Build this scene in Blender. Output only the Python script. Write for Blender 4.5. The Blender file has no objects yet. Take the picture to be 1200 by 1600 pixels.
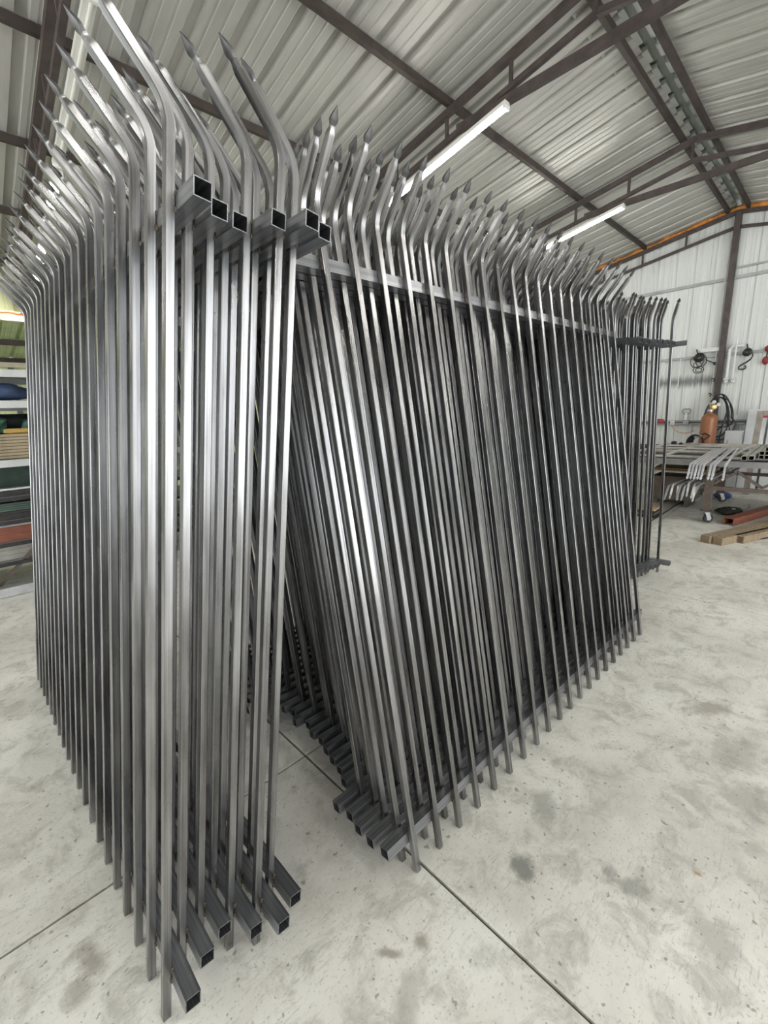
import bpy, bmesh, math, random
from mathutils import Vector, Matrix
random.seed(7)
R = math.radians
scene = bpy.context.scene
COL = scene.collection

# ------------------------------------------------------------------ camera
F_PX, YAW, PITCH, ROLL, EYE = 677.891, 0.7611, 0.2218, 0.0386, 1.6326
fwd = Vector((math.sin(YAW)*math.cos(PITCH), math.cos(YAW)*math.cos(PITCH), -math.sin(PITCH)))
rgt = Vector((math.cos(YAW), -math.sin(YAW), 0))
dwn = fwd.cross(rgt)
r2 = math.cos(ROLL)*rgt + math.sin(ROLL)*dwn
d2 = -math.sin(ROLL)*rgt + math.cos(ROLL)*dwn
cam = bpy.data.cameras.new('camera')
cam.sensor_fit = 'HORIZONTAL'; cam.sensor_width = 36; cam.lens = 36*F_PX/1200
cam.clip_start = 0.02; cam.clip_end = 200
camo = bpy.data.objects.new('camera', cam); COL.objects.link(camo)
camo.matrix_world = Matrix(((r2.x, -d2.x, -fwd.x, 0), (r2.y, -d2.y, -fwd.y, 0), (r2.z, -d2.z, -fwd.z, EYE), (0, 0, 0, 1)))
scene.camera = camo

def at(x, y, axis, val):
    """photo pixel -> point on the plane axis = val"""
    d = r2*((x-600)/F_PX) + d2*((y-800)/F_PX) + fwd
    c = Vector((0, 0, EYE))
    return c + d*((val-c[axis])/d[axis])

# ------------------------------------------------------------------ light
scene.view_settings.view_transform = 'Standard'
scene.view_settings.look = 'None'
scene.view_settings.gamma = 1
scene.view_settings.exposure = 0.66
scene.view_settings.use_curve_mapping = False
world = bpy.data.worlds.new('sky'); scene.world = world
world.use_nodes = True
world.node_tree.nodes['Background'].inputs[0].default_value = (0.86, 0.93, 1.0, 1)
world.node_tree.nodes['Background'].inputs[1].default_value = 1.2

def area(name, loc, rot, sx, sy, power, color=(1, 1, 1)):
    l = bpy.data.lights.new(name, 'AREA'); l.shape = 'RECTANGLE'; l.size = sx; l.size_y = sy
    l.energy = power; l.color = color
    o = bpy.data.objects.new(name, l); COL.objects.link(o); o.location = loc; o.rotation_euler = rot
    return o
# added lamp: daylight for an unseen, made-up door opening in the right-hand wall
area('added_door_light', (2.3, -5.35, 1.75), (R(90), 0, 0), 8.6, 3.4, 235, (0.97, 0.985, 1.0))
area('added_front_light', (-5.75, 3.6, 1.75), (R(90), 0, R(-90)), 6.0, 3.4, 170, (0.97, 0.985, 1.0))  # second added lamp, outside a made-up opening behind the camera
LED = 55.0

# ------------------------------------------------------------------ helpers
def tag(o, label=None, cat=None, group=None, kind=None):
    if label: o['label'] = label
    if cat: o['category'] = cat
    if group: o['group'] = group
    if kind: o['kind'] = kind
    return o

def empty(name, loc=(0, 0, 0), rot=(0, 0, 0)):
    o = bpy.data.objects.new(name, None); COL.objects.link(o)
    o.location = loc; o.rotation_euler = rot; o.empty_display_size = 0.1
    return o

class MB:
    def __init__(s): s.v = []; s.f = []
    def add(s, vs, fs):
        n = len(s.v); s.v += [tuple(v) for v in vs]; s.f += [tuple(n+i for i in f) for f in fs]; return s
    def box(s, c, size, rot=None):
        x, y, z = [a/2 for a in size]
        vs = [Vector(p) for p in ((-x,-y,-z),(x,-y,-z),(x,y,-z),(-x,y,-z),(-x,-y,z),(x,-y,z),(x,y,z),(-x,y,z))]
        if rot: vs = [rot @ v for v in vs]
        c = Vector(c)
        return s.add([v+c for v in vs], [(0,3,2,1),(4,5,6,7),(0,1,5,4),(1,2,6,5),(2,3,7,6),(3,0,4,7)])
    def bar(s, a, b, w, h, up=(0, 0, 1)):
        """rectangular bar from a to b; w across, h along up"""
        a = Vector(a); b = Vector(b); t = (b-a).normalized(); up = Vector(up)
        x = t.cross(up)
        if x.length < 1e-4: x = t.cross(Vector((0, 1, 0)))
        x.normalize(); y = x.cross(t).normalized()
        q = [(-w/2, -h/2), (w/2, -h/2), (w/2, h/2), (-w/2, h/2)]
        vs = [p + x*i + y*j for p in (a, b) for i, j in q]
        return s.add(vs, [(0,3,2,1),(4,5,6,7),(0,1,5,4),(1,2,6,5),(2,3,7,6),(3,0,4,7)])
    def hollow(s, a, b, w, h, th=0.003, up=(0, 0, 1)):
        """open ended rectangular tube"""
        a = Vector(a); b = Vector(b); t = (b-a).normalized(); up = Vector(up)
        x = t.cross(up).normalized(); y = x.cross(t).normalized()
        vs = []
        for p in (a, b):
            for k in (0, 1):
                i, j = w/2-k*th, h/2-k*th
                vs += [p - x*i - y*j, p + x*i - y*j, p + x*i + y*j, p - x*i + y*j]
        fs = []
        for i in range(4):
            j = (i+1) % 4
            fs += [(i, j, 8+j, 8+i), (4+j, 4+i, 12+i, 12+j), (j, i, 4+i, 4+j), (8+i, 8+j, 12+j, 12+i)]
        return s.add(vs, fs)
    def tube(s, pts, r, seg=8, cap=True, closed=False):
        pts = [Vector(p) for p in pts]; n = len(pts)
        rr = r if isinstance(r, (list, tuple)) else [r]*n
        prev = None; rings = []
        for i, p in enumerate(pts):
            a = pts[i-1] if i or closed else p; b = pts[(i+1) % n] if i < n-1 or closed else p
            t = (b-a).normalized()
            if prev is None:
                x = t.cross(Vector((0, 0, 1)))
                if x.length < 1e-3: x = t.cross(Vector((0, 1, 0)))
            else: x = prev - t*prev.dot(t)
            x.normalize(); prev = x; y = t.cross(x)
            rings.append([p + (x*math.cos(2*math.pi*k/seg) + y*math.sin(2*math.pi*k/seg))*rr[i] for k in range(seg)])
        fs = []
        for i in range(n if closed else n-1):
            j = (i+1) % n
            for k in range(seg):
                m = (k+1) % seg; fs.append((i*seg+k, i*seg+m, j*seg+m, j*seg+k))
        if cap and not closed:
            fs.append(tuple(range(seg))[::-1]); fs.append(tuple((n-1)*seg+k for k in range(seg)))
        return s.add([v for g in rings for v in g], fs)
    def lathe(s, prof, c=(0, 0, 0), seg=20, axis=None):
        """prof: (radius, height) list; around z at c or along axis"""
        c = Vector(c); q = Vector((0, 0, 1)).rotation_difference(Vector(axis)).to_matrix() if axis else Matrix.Identity(3)
        vs = [c + q @ Vector((r*math.cos(2*math.pi*k/seg), r*math.sin(2*math.pi*k/seg), h)) for r, h in prof for k in range(seg)]
        fs = [(i*seg+k, i*seg+(k+1) % seg, (i+1)*seg+(k+1) % seg, (i+1)*seg+k) for i in range(len(prof)-1) for k in range(seg)]
        fs += [tuple(range(seg))[::-1], tuple((len(prof)-1)*seg+k for k in range(seg))]
        return s.add(vs, fs)
    def blob(s, c, size, rough=0.2, seg=12, rings=8, seed=0, sq=1.0):
        rnd = random.Random(seed); c = Vector(c); vs = []
        ph = [rnd.uniform(0, 6.3) for _ in range(6)]
        for i in range(rings+1):
            th = math.pi*i/rings
            for k in range(seg):
                a = 2*math.pi*k/seg
                w = 1 + rough*(math.sin(2*a+ph[0]+th)+0.6*math.sin(5*a+ph[1]+3*th)+0.5*math.sin(3*th+ph[2]+a))*math.sin(th)*0.6
                sp = lambda v: math.copysign(abs(v)**sq, v)
                vs.append(c + Vector((size[0]/2*sp(math.sin(th))*sp(math.cos(a))*w, size[1]/2*sp(math.sin(th))*sp(math.sin(a))*w, size[2]/2*sp(math.cos(th))*(1+rough*0.5*math.sin(3*a+ph[3])*math.sin(th)))))
        fs = [(i*seg+k, (i+1)*seg+k, (i+1)*seg+(k+1) % seg, i*seg+(k+1) % seg) for i in range(rings) for k in range(seg)]
        return s.add(vs, fs)
    def mesh(s, name, mat, smooth=False, origin=(0, 0, 0)):
        me = bpy.data.meshes.new(name); o = Vector(origin)
        me.from_pydata([tuple(Vector(v)-o) for v in s.v], [], s.f); me.validate(); me.update()
        if mat: me.materials.append(mat)
        if smooth:
            me.shade_smooth()
            me.set_sharp_from_angle(angle=R(smooth if smooth is not True else 35))
        return me
    def build(s, name, mat, parent=None, smooth=False, origin=None, bevel=0):
        if origin is None: origin = parent.location if parent is not None and parent.get('_o') is None else (0, 0, 0)
        o = bpy.data.objects.new(name, s.mesh(name, mat, smooth, origin)); COL.objects.link(o)
        if parent is not None: o.parent = parent
        else: o.location = origin
        if bevel:
            m = o.modifiers.new('bevel', 'BEVEL'); m.width = bevel; m.segments = 2; m.limit_method = 'ANGLE'
        return o

# a sub-part needs the origin of its grand parent; parts made by build() sit at the parent's location
def sub(mb, name, mat, part, thing, **k):
    return mb.build(name, mat, part, origin=thing.location, **k)

# ------------------------------------------------------------------ materials
def newmat(name):
    m = bpy.data.materials.new(name); m.use_nodes = True
    return m, m.node_tree, m.node_tree.nodes['Principled BSDF']
def N(nt, kind, **kw):
    n = nt.nodes.new(kind)
    for k, v in kw.items():
        if k in n.inputs: n.inputs[k].default_value = v
        else: setattr(n, k, v)
    return n
def mat(name, color, rough=0.5, metal=0.0, var=0.12, scale=6.0, stretch=(1, 1, 1), bump=0.0, bscale=40.0, emit=0):
    m, nt, b = newmat(name)
    tc = N(nt, 'ShaderNodeTexCoord'); mp = N(nt, 'ShaderNodeMapping')
    mp.inputs['Scale'].default_value = stretch
    nt.links.new(tc.outputs['Object'], mp.inputs['Vector'])
    ns = N(nt, 'ShaderNodeTexNoise', Scale=scale, Detail=5.0, Roughness=0.6)
    nt.links.new(mp.outputs[0], ns.inputs['Vector'])
    rp = N(nt, 'ShaderNodeValToRGB')
    rp.color_ramp.elements[0].position = 0.3; rp.color_ramp.elements[1].position = 0.7
    rp.color_ramp.elements[0].color = (*[c*(1-var) for c in color], 1)
    rp.color_ramp.elements[1].color = (*[min(1, c*(1+var)) for c in color], 1)
    nt.links.new(ns.outputs['Fac'], rp.inputs[0]); nt.links.new(rp.outputs[0], b.inputs['Base Color'])
    b.inputs['Roughness'].default_value = rough; b.inputs['Metallic'].default_value = metal
    if bump:
        n2 = N(nt, 'ShaderNodeTexNoise', Scale=bscale, Detail=4.0); nt.links.new(mp.outputs[0], n2.inputs['Vector'])
        bp = N(nt, 'ShaderNodeBump', Strength=bump, Distance=0.01)
        nt.links.new(n2.outputs['Fac'], bp.inputs['Height']); nt.links.new(bp.outputs[0], b.inputs['Normal'])
    if emit:
        b.inputs['Emission Color'].default_value = (*color, 1); b.inputs['Emission Strength'].default_value = emit
    return m

def steel_mat():
    """bare hot-rolled tube: drawn streaks along the bar, each bar a shade of its own"""
    m, nt, b = newmat('bare_steel_tube')
    L = nt.links.new
    tc = N(nt, 'ShaderNodeTexCoord'); mp = N(nt, 'ShaderNodeMapping'); mp.inputs['Scale'].default_value = (24, 1.1, 1)
    oi = N(nt, 'ShaderNodeObjectInfo')
    ad = N(nt, 'ShaderNodeVectorMath', operation='ADD'); sc = N(nt, 'ShaderNodeVectorMath', operation='SCALE'); sc.inputs['Scale'].default_value = 40
    cx = N(nt, 'ShaderNodeCombineXYZ'); L(oi.outputs['Random'], cx.inputs[1]); L(oi.outputs['Random'], cx.inputs[2])
    L(cx.outputs[0], sc.inputs[0]); L(tc.outputs['UV'], mp.inputs[0]); L(mp.outputs[0], ad.inputs[0]); L(sc.outputs[0], ad.inputs[1])
    n1 = N(nt, 'ShaderNodeTexNoise', Scale=1.0, Detail=3.0, Roughness=0.6); L(ad.outputs[0], n1.inputs['Vector'])
    m2 = N(nt, 'ShaderNodeMapping'); m2.inputs['Scale'].default_value = (3, 3.5, 1); L(tc.outputs['UV'], m2.inputs[0]); a2 = N(nt, 'ShaderNodeVectorMath', operation='ADD'); L(m2.outputs[0], a2.inputs[0]); L(sc.outputs[0], a2.inputs[1])
    n2 = N(nt, 'ShaderNodeTexNoise', Scale=1.0, Detail=2.0, Roughness=0.5); L(a2.outputs[0], n2.inputs['Vector'])
    mx = N(nt, 'ShaderNodeMath', operation='ADD'); L(n1.outputs['Fac'], mx.inputs[0]); L(n2.outputs['Fac'], mx.inputs[1])
    rn = N(nt, 'ShaderNodeMath', operation='MULTIPLY_ADD'); L(oi.outputs['Random'], rn.inputs[0]); rn.inputs[1].default_value = 0.22
    L(mx.outputs[0], rn.inputs[2])
    rp = N(nt, 'ShaderNodeValToRGB'); e = rp.color_ramp.elements
    e[0].position = 0.38; e[0].color = (0.135, 0.132, 0.129, 1)
    e[1].position = 0.78; e[1].color = (0.45, 0.45, 0.457, 1)
    hf = N(nt, 'ShaderNodeMath', operation='MULTIPLY'); L(rn.outputs[0], hf.inputs[0]); hf.inputs[1].default_value = 0.5
    L(hf.outputs[0], rp.inputs[0]); L(rp.outputs[0], b.inputs['Base Color'])
    b.inputs['Metallic'].default_value = 1.0
    rr = N(nt, 'ShaderNodeMapRange'); L(n2.outputs['Fac'], rr.inputs['Value'])
    rr.inputs['To Min'].default_value = 0.20; rr.inputs['To Max'].default_value = 0.36
    L(rr.outputs[0], b.inputs['Roughness'])
    return m

def rail_mat():
    m, nt, b = newmat('blue_grey_rail_steel'); L = nt.links.new
    tc = N(nt, 'ShaderNodeTexCoord'); mp = N(nt, 'ShaderNodeMapping'); mp.inputs['Scale'].default_value = (1.5, 120, 120); L(tc.outputs['Object'], mp.inputs[0])
    n1 = N(nt, 'ShaderNodeTexNoise', Scale=1.0, Detail=4.0); L(mp.outputs[0], n1.inputs['Vector'])
    rp = N(nt, 'ShaderNodeValToRGB'); e = rp.color_ramp.elements
    e[0].position = 0.35; e[0].color = (0.19, 0.195, 0.205, 1); e[1].position = 0.7; e[1].color = (0.33, 0.338, 0.35, 1)
    L(n1.outputs['Fac'], rp.inputs[0]); L(rp.outputs[0], b.inputs['Base Color'])
    b.inputs['Metallic'].default_value = 0.9; b.inputs['Roughness'].default_value = 0.36
    return m

def floor_mat(stains):
    m, nt, b = newmat('worn_concrete'); L = nt.links.new
    tc = N(nt, 'ShaderNodeTexCoord'); V = tc.outputs['Object']
    n1 = N(nt, 'ShaderNodeTexNoise', Scale=1.3, Detail=8.0, Roughness=0.62); L(V, n1.inputs['Vector'])
    rp = N(nt, 'ShaderNodeValToRGB'); e = rp.color_ramp.elements
    e[0].position = 0.36; e[0].color = (0.53, 0.51, 0.45, 1)
    e[1].position = 0.60; e[1].color = (0.76, 0.745, 0.675, 1)
    L(n1.outputs['Fac'], rp.inputs[0]); cur = rp.outputs[0]
    def darken(fac, col, amount):
        nonlocal cur
        mu = N(nt, 'ShaderNodeMath', operation='MULTIPLY'); L(fac, mu.inputs[0]); mu.inputs[1].default_value = amount
        mi = N(nt, 'ShaderNodeMix', data_type='RGBA'); L(mu.outputs[0], mi.inputs[0]); L(cur, mi.inputs[6])
        mi.inputs[7].default_value = (*col, 1); cur = mi.outputs[2]
    def thresh(sock, lo, hi):
        mr = N(nt, 'ShaderNodeMapRange', interpolation_type='SMOOTHSTEP'); L(sock, mr.inputs['Value'])
        mr.inputs['From Min'].default_value = lo; mr.inputs['From Max'].default_value = hi
        return mr.outputs[0]
    nzn = N(nt, 'ShaderNodeTexNoise', Scale=1.1, Detail=3.0); L(V, nzn.inputs['Vector']); zone = thresh(nzn.outputs['Fac'], 0.40, 0.60)
    n = N(nt, 'ShaderNodeTexNoise', Scale=6.5, Detail=7.0, Roughness=0.72, Distortion=0.6); L(V, n.inputs['Vector'])
    darken(thresh(n.outputs['Fac'], 0.46, 0.66), (0.31, 0.295, 0.25), 0.55)
    n = N(nt, 'ShaderNodeTexNoise', Scale=16.0, Detail=6.0, Roughness=0.75); L(V, n.inputs['Vector'])
    darken(thresh(n.outputs['Fac'], 0.52, 0.70), (0.70, 0.69, 0.64), 0.4)
    # scuffs: stretched noise in two directions
    for ang, sc, lo, col, am in ((38, (16, 90, 1), 0.62, (0.24, 0.23, 0.20), 0.30), (-35, (10, 120, 1), 0.63, (0.20, 0.19, 0.18), 0.35), (70, (14, 120, 1), 0.65, (0.76, 0.75, 0.71), 0.4)):
        mp = N(nt, 'ShaderNodeMapping'); mp.inputs['Rotation'].default_value = (0, 0, R(ang)); mp.inputs['Scale'].default_value = sc; L(V, mp.inputs[0])
        n = N(nt, 'ShaderNodeTexNoise', Scale=1.0, Detail=4.0, Roughness=0.55); L(mp.outputs[0], n.inputs['Vector'])
        mk = N(nt, 'ShaderNodeMath', operation='MULTIPLY'); L(thresh(n.outputs['Fac'], lo-.02, lo+0.05), mk.inputs[0]); L(zone, mk.inputs[1])
        darken(mk.outputs[0], col, am)
    # specks and pits
    n = N(nt, 'ShaderNodeTexNoise', Scale=34.0, Detail=3.0); L(V, n.inputs['Vector'])
    darken(thresh(n.outputs['Fac'], 0.66, 0.70), (0.13, 0.12, 0.105), 0.6)
    n = N(nt, 'ShaderNodeTexNoise', Scale=90.0, Detail=2.0); L(V, n.inputs['Vector'])
    darken(thresh(n.outputs['Fac'], 0.60, 0.72), (0.22, 0.21, 0.19), 0.45)
    # blotches left by oil and water
    n = N(nt, 'ShaderNodeTexNoise', Scale=2.6, Detail=6.0, Roughness=0.7); L(V, n.inputs['Vector'])
    darken(thresh(n.outputs['Fac'], 0.55, 0.70), (0.25, 0.245, 0.22), 0.45)
    wn = N(nt, 'ShaderNodeTexNoise', Scale=11.0, Detail=6.0, Roughness=0.7); L(V, wn.inputs['Vector'])
    for (x, y, rx, ry, ang, col, am) in stains:
        mp = N(nt, 'ShaderNodeMapping', vector_type='TEXTURE'); mp.inputs['Location'].default_value = (x, y, 0)
        mp.inputs['Rotation'].default_value = (0, 0, R(ang)); mp.inputs['Scale'].default_value = (rx, ry, 1); L(V, mp.inputs[0])
        ln = N(nt, 'ShaderNodeVectorMath', operation='LENGTH'); L(mp.outputs[0], ln.inputs[0])
        a = N(nt, 'ShaderNodeMath', operation='MULTIPLY_ADD'); L(wn.outputs['Fac'], a.inputs[0]); a.inputs[1].default_value = 2.4; L(ln.outputs['Value'], a.inputs[2])
        mr = N(nt, 'ShaderNodeMapRange', interpolation_type='SMOOTHSTEP'); L(a.outputs[0], mr.inputs['Value'])
        mr.inputs['From Min'].default_value = 1.5; mr.inputs['From Max'].default_value = 2.3
        mr.inputs['To Min'].default_value = 1; mr.inputs['To Max'].default_value = 0
        darken(mr.outputs[0], col, am)
    L(cur, b.inputs['Base Color'])
    rr = N(nt, 'ShaderNodeMapRange'); L(n1.outputs['Fac'], rr.inputs['Value']); rr.inputs['To Min'].default_value = 0.42; rr.inputs['To Max'].default_value = 0.7
    L(rr.outputs[0], b.inputs['Roughness'])
    n = N(nt, 'ShaderNodeTexNoise', Scale=60.0, Detail=4.0); L(V, n.inputs['Vector'])
    bp = N(nt, 'ShaderNodeBump', Strength=0.12, Distance=0.004); L(n.outputs['Fac'], bp.inputs['Height']); L(bp.outputs[0], b.inputs['Normal'])
    return m

def wall_paint():
    """off-white cladding with a sooty spray mark beside the column"""
    m, nt, b = newmat('white_wall_sheet'); L = nt.links.new
    tc = N(nt, 'ShaderNodeTexCoord'); V = tc.outputs['Object']
    mp = N(nt, 'ShaderNodeMapping'); mp.inputs['Scale'].default_value = (1, 9, 0.5); L(V, mp.inputs[0])
    n1 = N(nt, 'ShaderNodeTexNoise', Scale=1.6, Detail=6.0, Roughness=0.6); L(mp.outputs[0], n1.inputs['Vector'])
    rp = N(nt, 'ShaderNodeValToRGB'); e = rp.color_ramp.elements
    e[0].position = 0.3; e[0].color = (0.66, 0.68, 0.66, 1); e[1].position = 0.6; e[1].color = (0.76, 0.78, 0.755, 1)
    L(n1.outputs['Fac'], rp.inputs[0])
    sx = N(nt, 'ShaderNodeSeparateXYZ'); L(V, sx.inputs[0])
    mz = N(nt, 'ShaderNodeMapRange', interpolation_type='SMOOTHSTEP')      # distance from the mark's height
    dz = N(nt, 'ShaderNodeMath', operation='SUBTRACT'); L(sx.outputs[2], dz.inputs[0]); dz.inputs[1].default_value = 2.03
    ab = N(nt, 'ShaderNodeMath', operation='ABSOLUTE'); L(dz.outputs[0], ab.inputs[0])
    nz = N(nt, 'ShaderNodeTexNoise', Scale=2.2, Detail=5.0); L(mp.outputs[0], nz.inputs['Vector'])
    wz = N(nt, 'ShaderNodeMath', operation='MULTIPLY_ADD'); L(nz.outputs['Fac'], wz.inputs[0]); wz.inputs[1].default_value = -0.24; L(ab.outputs[0], wz.inputs[2])
    L(wz.outputs[0], mz.inputs['Value']); mz.inputs['From Min'].default_value = -0.13; mz.inputs['From Max'].default_value = 0.03; mz.inputs['To Min'].default_value = 1; mz.inputs['To Max'].default_value = 0
    dy = N(nt, 'ShaderNodeMath', operation='SUBTRACT'); L(sx.outputs[1], dy.inputs[0]); dy.inputs[1].default_value = 2.27
    ay = N(nt, 'ShaderNodeMath', operation='ABSOLUTE'); L(dy.outputs[0], ay.inputs[0])
    my = N(nt, 'ShaderNodeMapRange', interpolation_type='SMOOTHSTEP'); L(ay.outputs[0], my.inputs['Value'])
    my.inputs['From Min'].default_value = 0.4; my.inputs['From Max'].default_value = 0.62; my.inputs['To Min'].default_value = 1; my.inputs['To Max'].default_value = 0
    fm = N(nt, 'ShaderNodeMath', operation='MULTIPLY'); L(mz.outputs[0], fm.inputs[0]); L(my.outputs[0], fm.inputs[1])
    f2 = N(nt, 'ShaderNodeMath', operation='MULTIPLY'); L(fm.outputs[0], f2.inputs[0]); f2.inputs[1].default_value = 0.85
    mi = N(nt, 'ShaderNodeMix', data_type='RGBA'); L(f2.outputs[0], mi.inputs[0]); L(rp.outputs[0], mi.inputs[6]); mi.inputs[7].default_value = (0.13, 0.13, 0.13, 1)
    L(mi.outputs[2], b.inputs['Base Color']); b.inputs['Roughness'].default_value = 0.45
    return m

M = {}
M['steel'] = steel_mat()
M['rail'] = rail_mat()
M['tip'] = mat('pressed_dark_tip', (0.10, 0.10, 0.10), 0.42, 0.7, 0.3, 30)
M['girt'] = mat('weathered_girt', (0.42, 0.43, 0.42), 0.6, 0.2, 0.15, 6)
M['weld'] = mat('weld_bead', (0.13, 0.10, 0.07), 0.45, 0.7, 0.4, 60)
M['roof'] = mat('galvanised_roof_sheet', (0.50, 0.49, 0.455), 0.42, 0.3, 0.13, 2.0, (3, .35, 3))
M['ridge'] = mat('zinc_ridge_cap', (0.50, 0.53, 0.50), 0.5, 0.3, 0.12, 3)
M['wall'] = wall_paint()
M['beam'] = mat('brown_primer_steel', (0.08, 0.062, 0.058), 0.55, 0.2, 0.3, 8)
M['grime_beam'] = mat('dark_purlin_steel', (0.06, 0.046, 0.04), 0.6, 0.2, 0.4, 5)
M['foam'] = mat('orange_foam', (0.62, 0.24, 0.05), 0.8, 0, 0.35, 14, bump=0.4)
M['galv'] = mat('galvanised_steel', (0.62, 0.63, 0.64), 0.35, 0.75, 0.15, 12)
M['silver'] = mat('silver_paint', (0.78, 0.79, 0.82), 0.3, 0.6, 0.1, 14)
M['white'] = mat('white_plastic', (0.78, 0.79, 0.77), 0.4, 0, 0.05)
M['batten'] = mat('white_batten_housing', (0.74, 0.73, 0.68), 0.4, 0.1, 0.05)
M['led'] = mat('led_tube', (1.0, 0.985, 0.95), 0.4, 0, 0.0, emit=LED)
M['black'] = mat('black_rubber', (0.025, 0.025, 0.027), 0.5, 0, 0.3)
M['darkmetal'] = mat('dark_wrought_iron', (0.05, 0.047, 0.045), 0.45, 0.5, 0.3, 20)
M['copper'] = mat('brown_cylinder_paint', (0.33, 0.135, 0.065), 0.38, 0.1, 0.12, 8)
M['brass'] = mat('brass', (0.60, 0.42, 0.20), 0.35, 0.8, 0.15)
M['timber'] = mat('weathered_timber', (0.27, 0.205, 0.13), 0.8, 0, 0.35, 5, (1, 14, 14), bump=0.3)
M['timberdark'] = mat('dark_end_timber', (0.17, 0.12, 0.075), 0.85, 0, 0.3, 20)
M['redsteel'] = mat('red_oxide_steel', (0.30, 0.105, 0.065), 0.6, 0.1, 0.3, 9, (1, 5, 5))
M['cart'] = mat('brown_cart_steel', (0.15, 0.12, 0.10), 0.55, 0.3, 0.25, 8)
M['cartgrey'] = mat('grey_cart_steel', (0.30, 0.30, 0.30), 0.45, 0.5, 0.2, 8)
M['greybeige'] = mat('weathered_frame_steel', (0.42, 0.40, 0.36), 0.5, 0.4, 0.25, 10)
M['red'] = mat('red_plastic', (0.55, 0.03, 0.045), 0.4, 0, 0.1)
M['rose'] = mat('red_tool_body', (0.45, 0.06, 0.08), 0.4, 0, 0.2)
M['bag'] = mat('black_olive_cloth', (0.03, 0.032, 0.02), 0.8, 0, 0.5, 12, bump=0.4)
M['ply'] = mat('tan_plywood', (0.52, 0.38, 0.23), 0.7, 0, 0.15, 6, (1, 8, 1))
M['cardboard'] = mat('tan_fibre_board', (0.45, 0.37, 0.25), 0.8, 0, 0.18, 6)
M['bluecloth'] = mat('navy_tarpaulin', (0.045, 0.075, 0.16), 0.6, 0, 0.5, 9, bump=0.7, bscale=14)
M['greencloth'] = mat('green_tarpaulin', (0.07, 0.17, 0.12), 0.6, 0, 0.55, 9, bump=0.7, bscale=14)
M['darkcloth'] = mat('dark_tarpaulin', (0.03, 0.035, 0.035), 0.6, 0, 0.5, 9, bump=0.7, bscale=14)
M['glove'] = mat('yellow_work_glove', (0.55, 0.36, 0.10), 0.8, 0, 0.2)
M['yellowwall'] = mat('pale_yellow_sheet', (0.72, 0.74, 0.42), 0.5, 0, 0.1, 3)
M['greenroof'] = mat('green_tinted_sheet', (0.42, 0.50, 0.28), 0.5, 0, 0.2, 3)
M['cream'] = mat('cream_channel', (0.66, 0.58, 0.45), 0.5, 0, 0.15)
M['shelf'] = mat('grey_shelf_channel', (0.62, 0.63, 0.61), 0.4, 0.3, 0.1)
M['greensheet'] = mat('green_coated_sheet', (0.08, 0.13, 0.10), 0.5, 0.1, 0.25)
M['bluegrey'] = mat('blue_grey_plank', (0.50, 0.54, 0.58), 0.5, 0, 0.12)
M['board'] = mat('white_backing_board', (0.74, 0.76, 0.78), 0.5, 0, 0.06)
M['greybox'] = mat('light_grey_box', (0.56, 0.58, 0.58), 0.5, 0, 0.08)
M['orangecord'] = mat('orange_cord', (0.65, 0.17, 0.06), 0.5, 0, 0.05)
M['darkred'] = mat('dark_red_paint', (0.22, 0.025, 0.022), 0.45, 0.1, 0.2)
M['oldwood'] = mat('grey_old_timber', (0.34, 0.30, 0.26), 0.8, 0, 0.2, 8)
M['lightbar'] = mat('pale_frame_tube', (0.60, 0.58, 0.53), 0.45, 0.3, 0.15, 10)
M['rustplate'] = mat('rusty_dark_plate', (0.075, 0.058, 0.05), 0.7, 0.2, 0.4, 7)
M['blue'] = mat('blue_plastic', (0.02, 0.05, 0.22), 0.45, 0, 0.2)
M['joint'] = mat('dirt_in_joint', (0.11, 0.095, 0.075), 0.9, 0, 0.3)

# ------------------------------------------------------------------ the setting
RIDGE_Y, RIDGE_Z, SLOPE = 1.73, 4.93, 0.18
EAVE_L, EAVE_R, X0, X1 = 8.5, -5.04, -5.5, 10.5
def rz(y): return RIDGE_Z - SLOPE*abs(y-RIDGE_Y)

def g(x, y): return at(x, y, 2, 0)
def stain(px, py, rx, ry, ang, col, am):
    q = g(px, py); return (q.x, q.y, rx, ry, ang, col, am)
OIL = (0.13, 0.13, 0.115); WET = (0.27, 0.24, 0.19)
stains = [stain(815, 1357, .062, .062, 0, OIL, .75), stain(1110, 1105, .17, .075, -30, WET, .7), stain(950, 1362, .05, .045, 20, OIL, .55),
          stain(985, 1385, .07, .05, -40, OIL, .5), stain(850, 1260, .10, .07, 30, (0.24, 0.24, 0.21), .6), stain(870, 1190, .05, .03, 0, WET, .5),
          stain(140, 1500, .05, .09, 30, (0.24, 0.21, 0.17), .65), stain(120, 1550, .045, .05, 0, (0.24, 0.21, 0.17), .6), stain(660, 1470, .03, .035, 60, WET, .8),
          stain(610, 1490, .016, .05, 40, WET, .8), stain(1150, 1180, .18, .12, 0, (0.25, 0.24, 0.21), .45), stain(1170, 1250, .14, .16, 30, (0.2, 0.19, 0.17), .45),
          stain(1120, 1470, .10, .08, 0, (0.25, 0.24, 0.21), .5), stain(640, 1560, .12, .05, 30, (0.3, 0.28, 0.24), .5), stain(1090, 1365, .012, .02, 0, (0.35, 0.2, 0.08), .8)]
M['floor'] = floor_mat(stains)
fl = MB().box((2.5, 3.0, -0.06), (16.2, 18.2, 0.09)).build('floor', M['joint'], None); tag(fl, kind='structure')
cutsx = [X0-.1, -2.34, 0.95, 4.24, 7.53, X1+.1]; cutsy = [EAVE_R-.1, -1.66, 1.628, 4.91, 8.2, 12.05]
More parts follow.
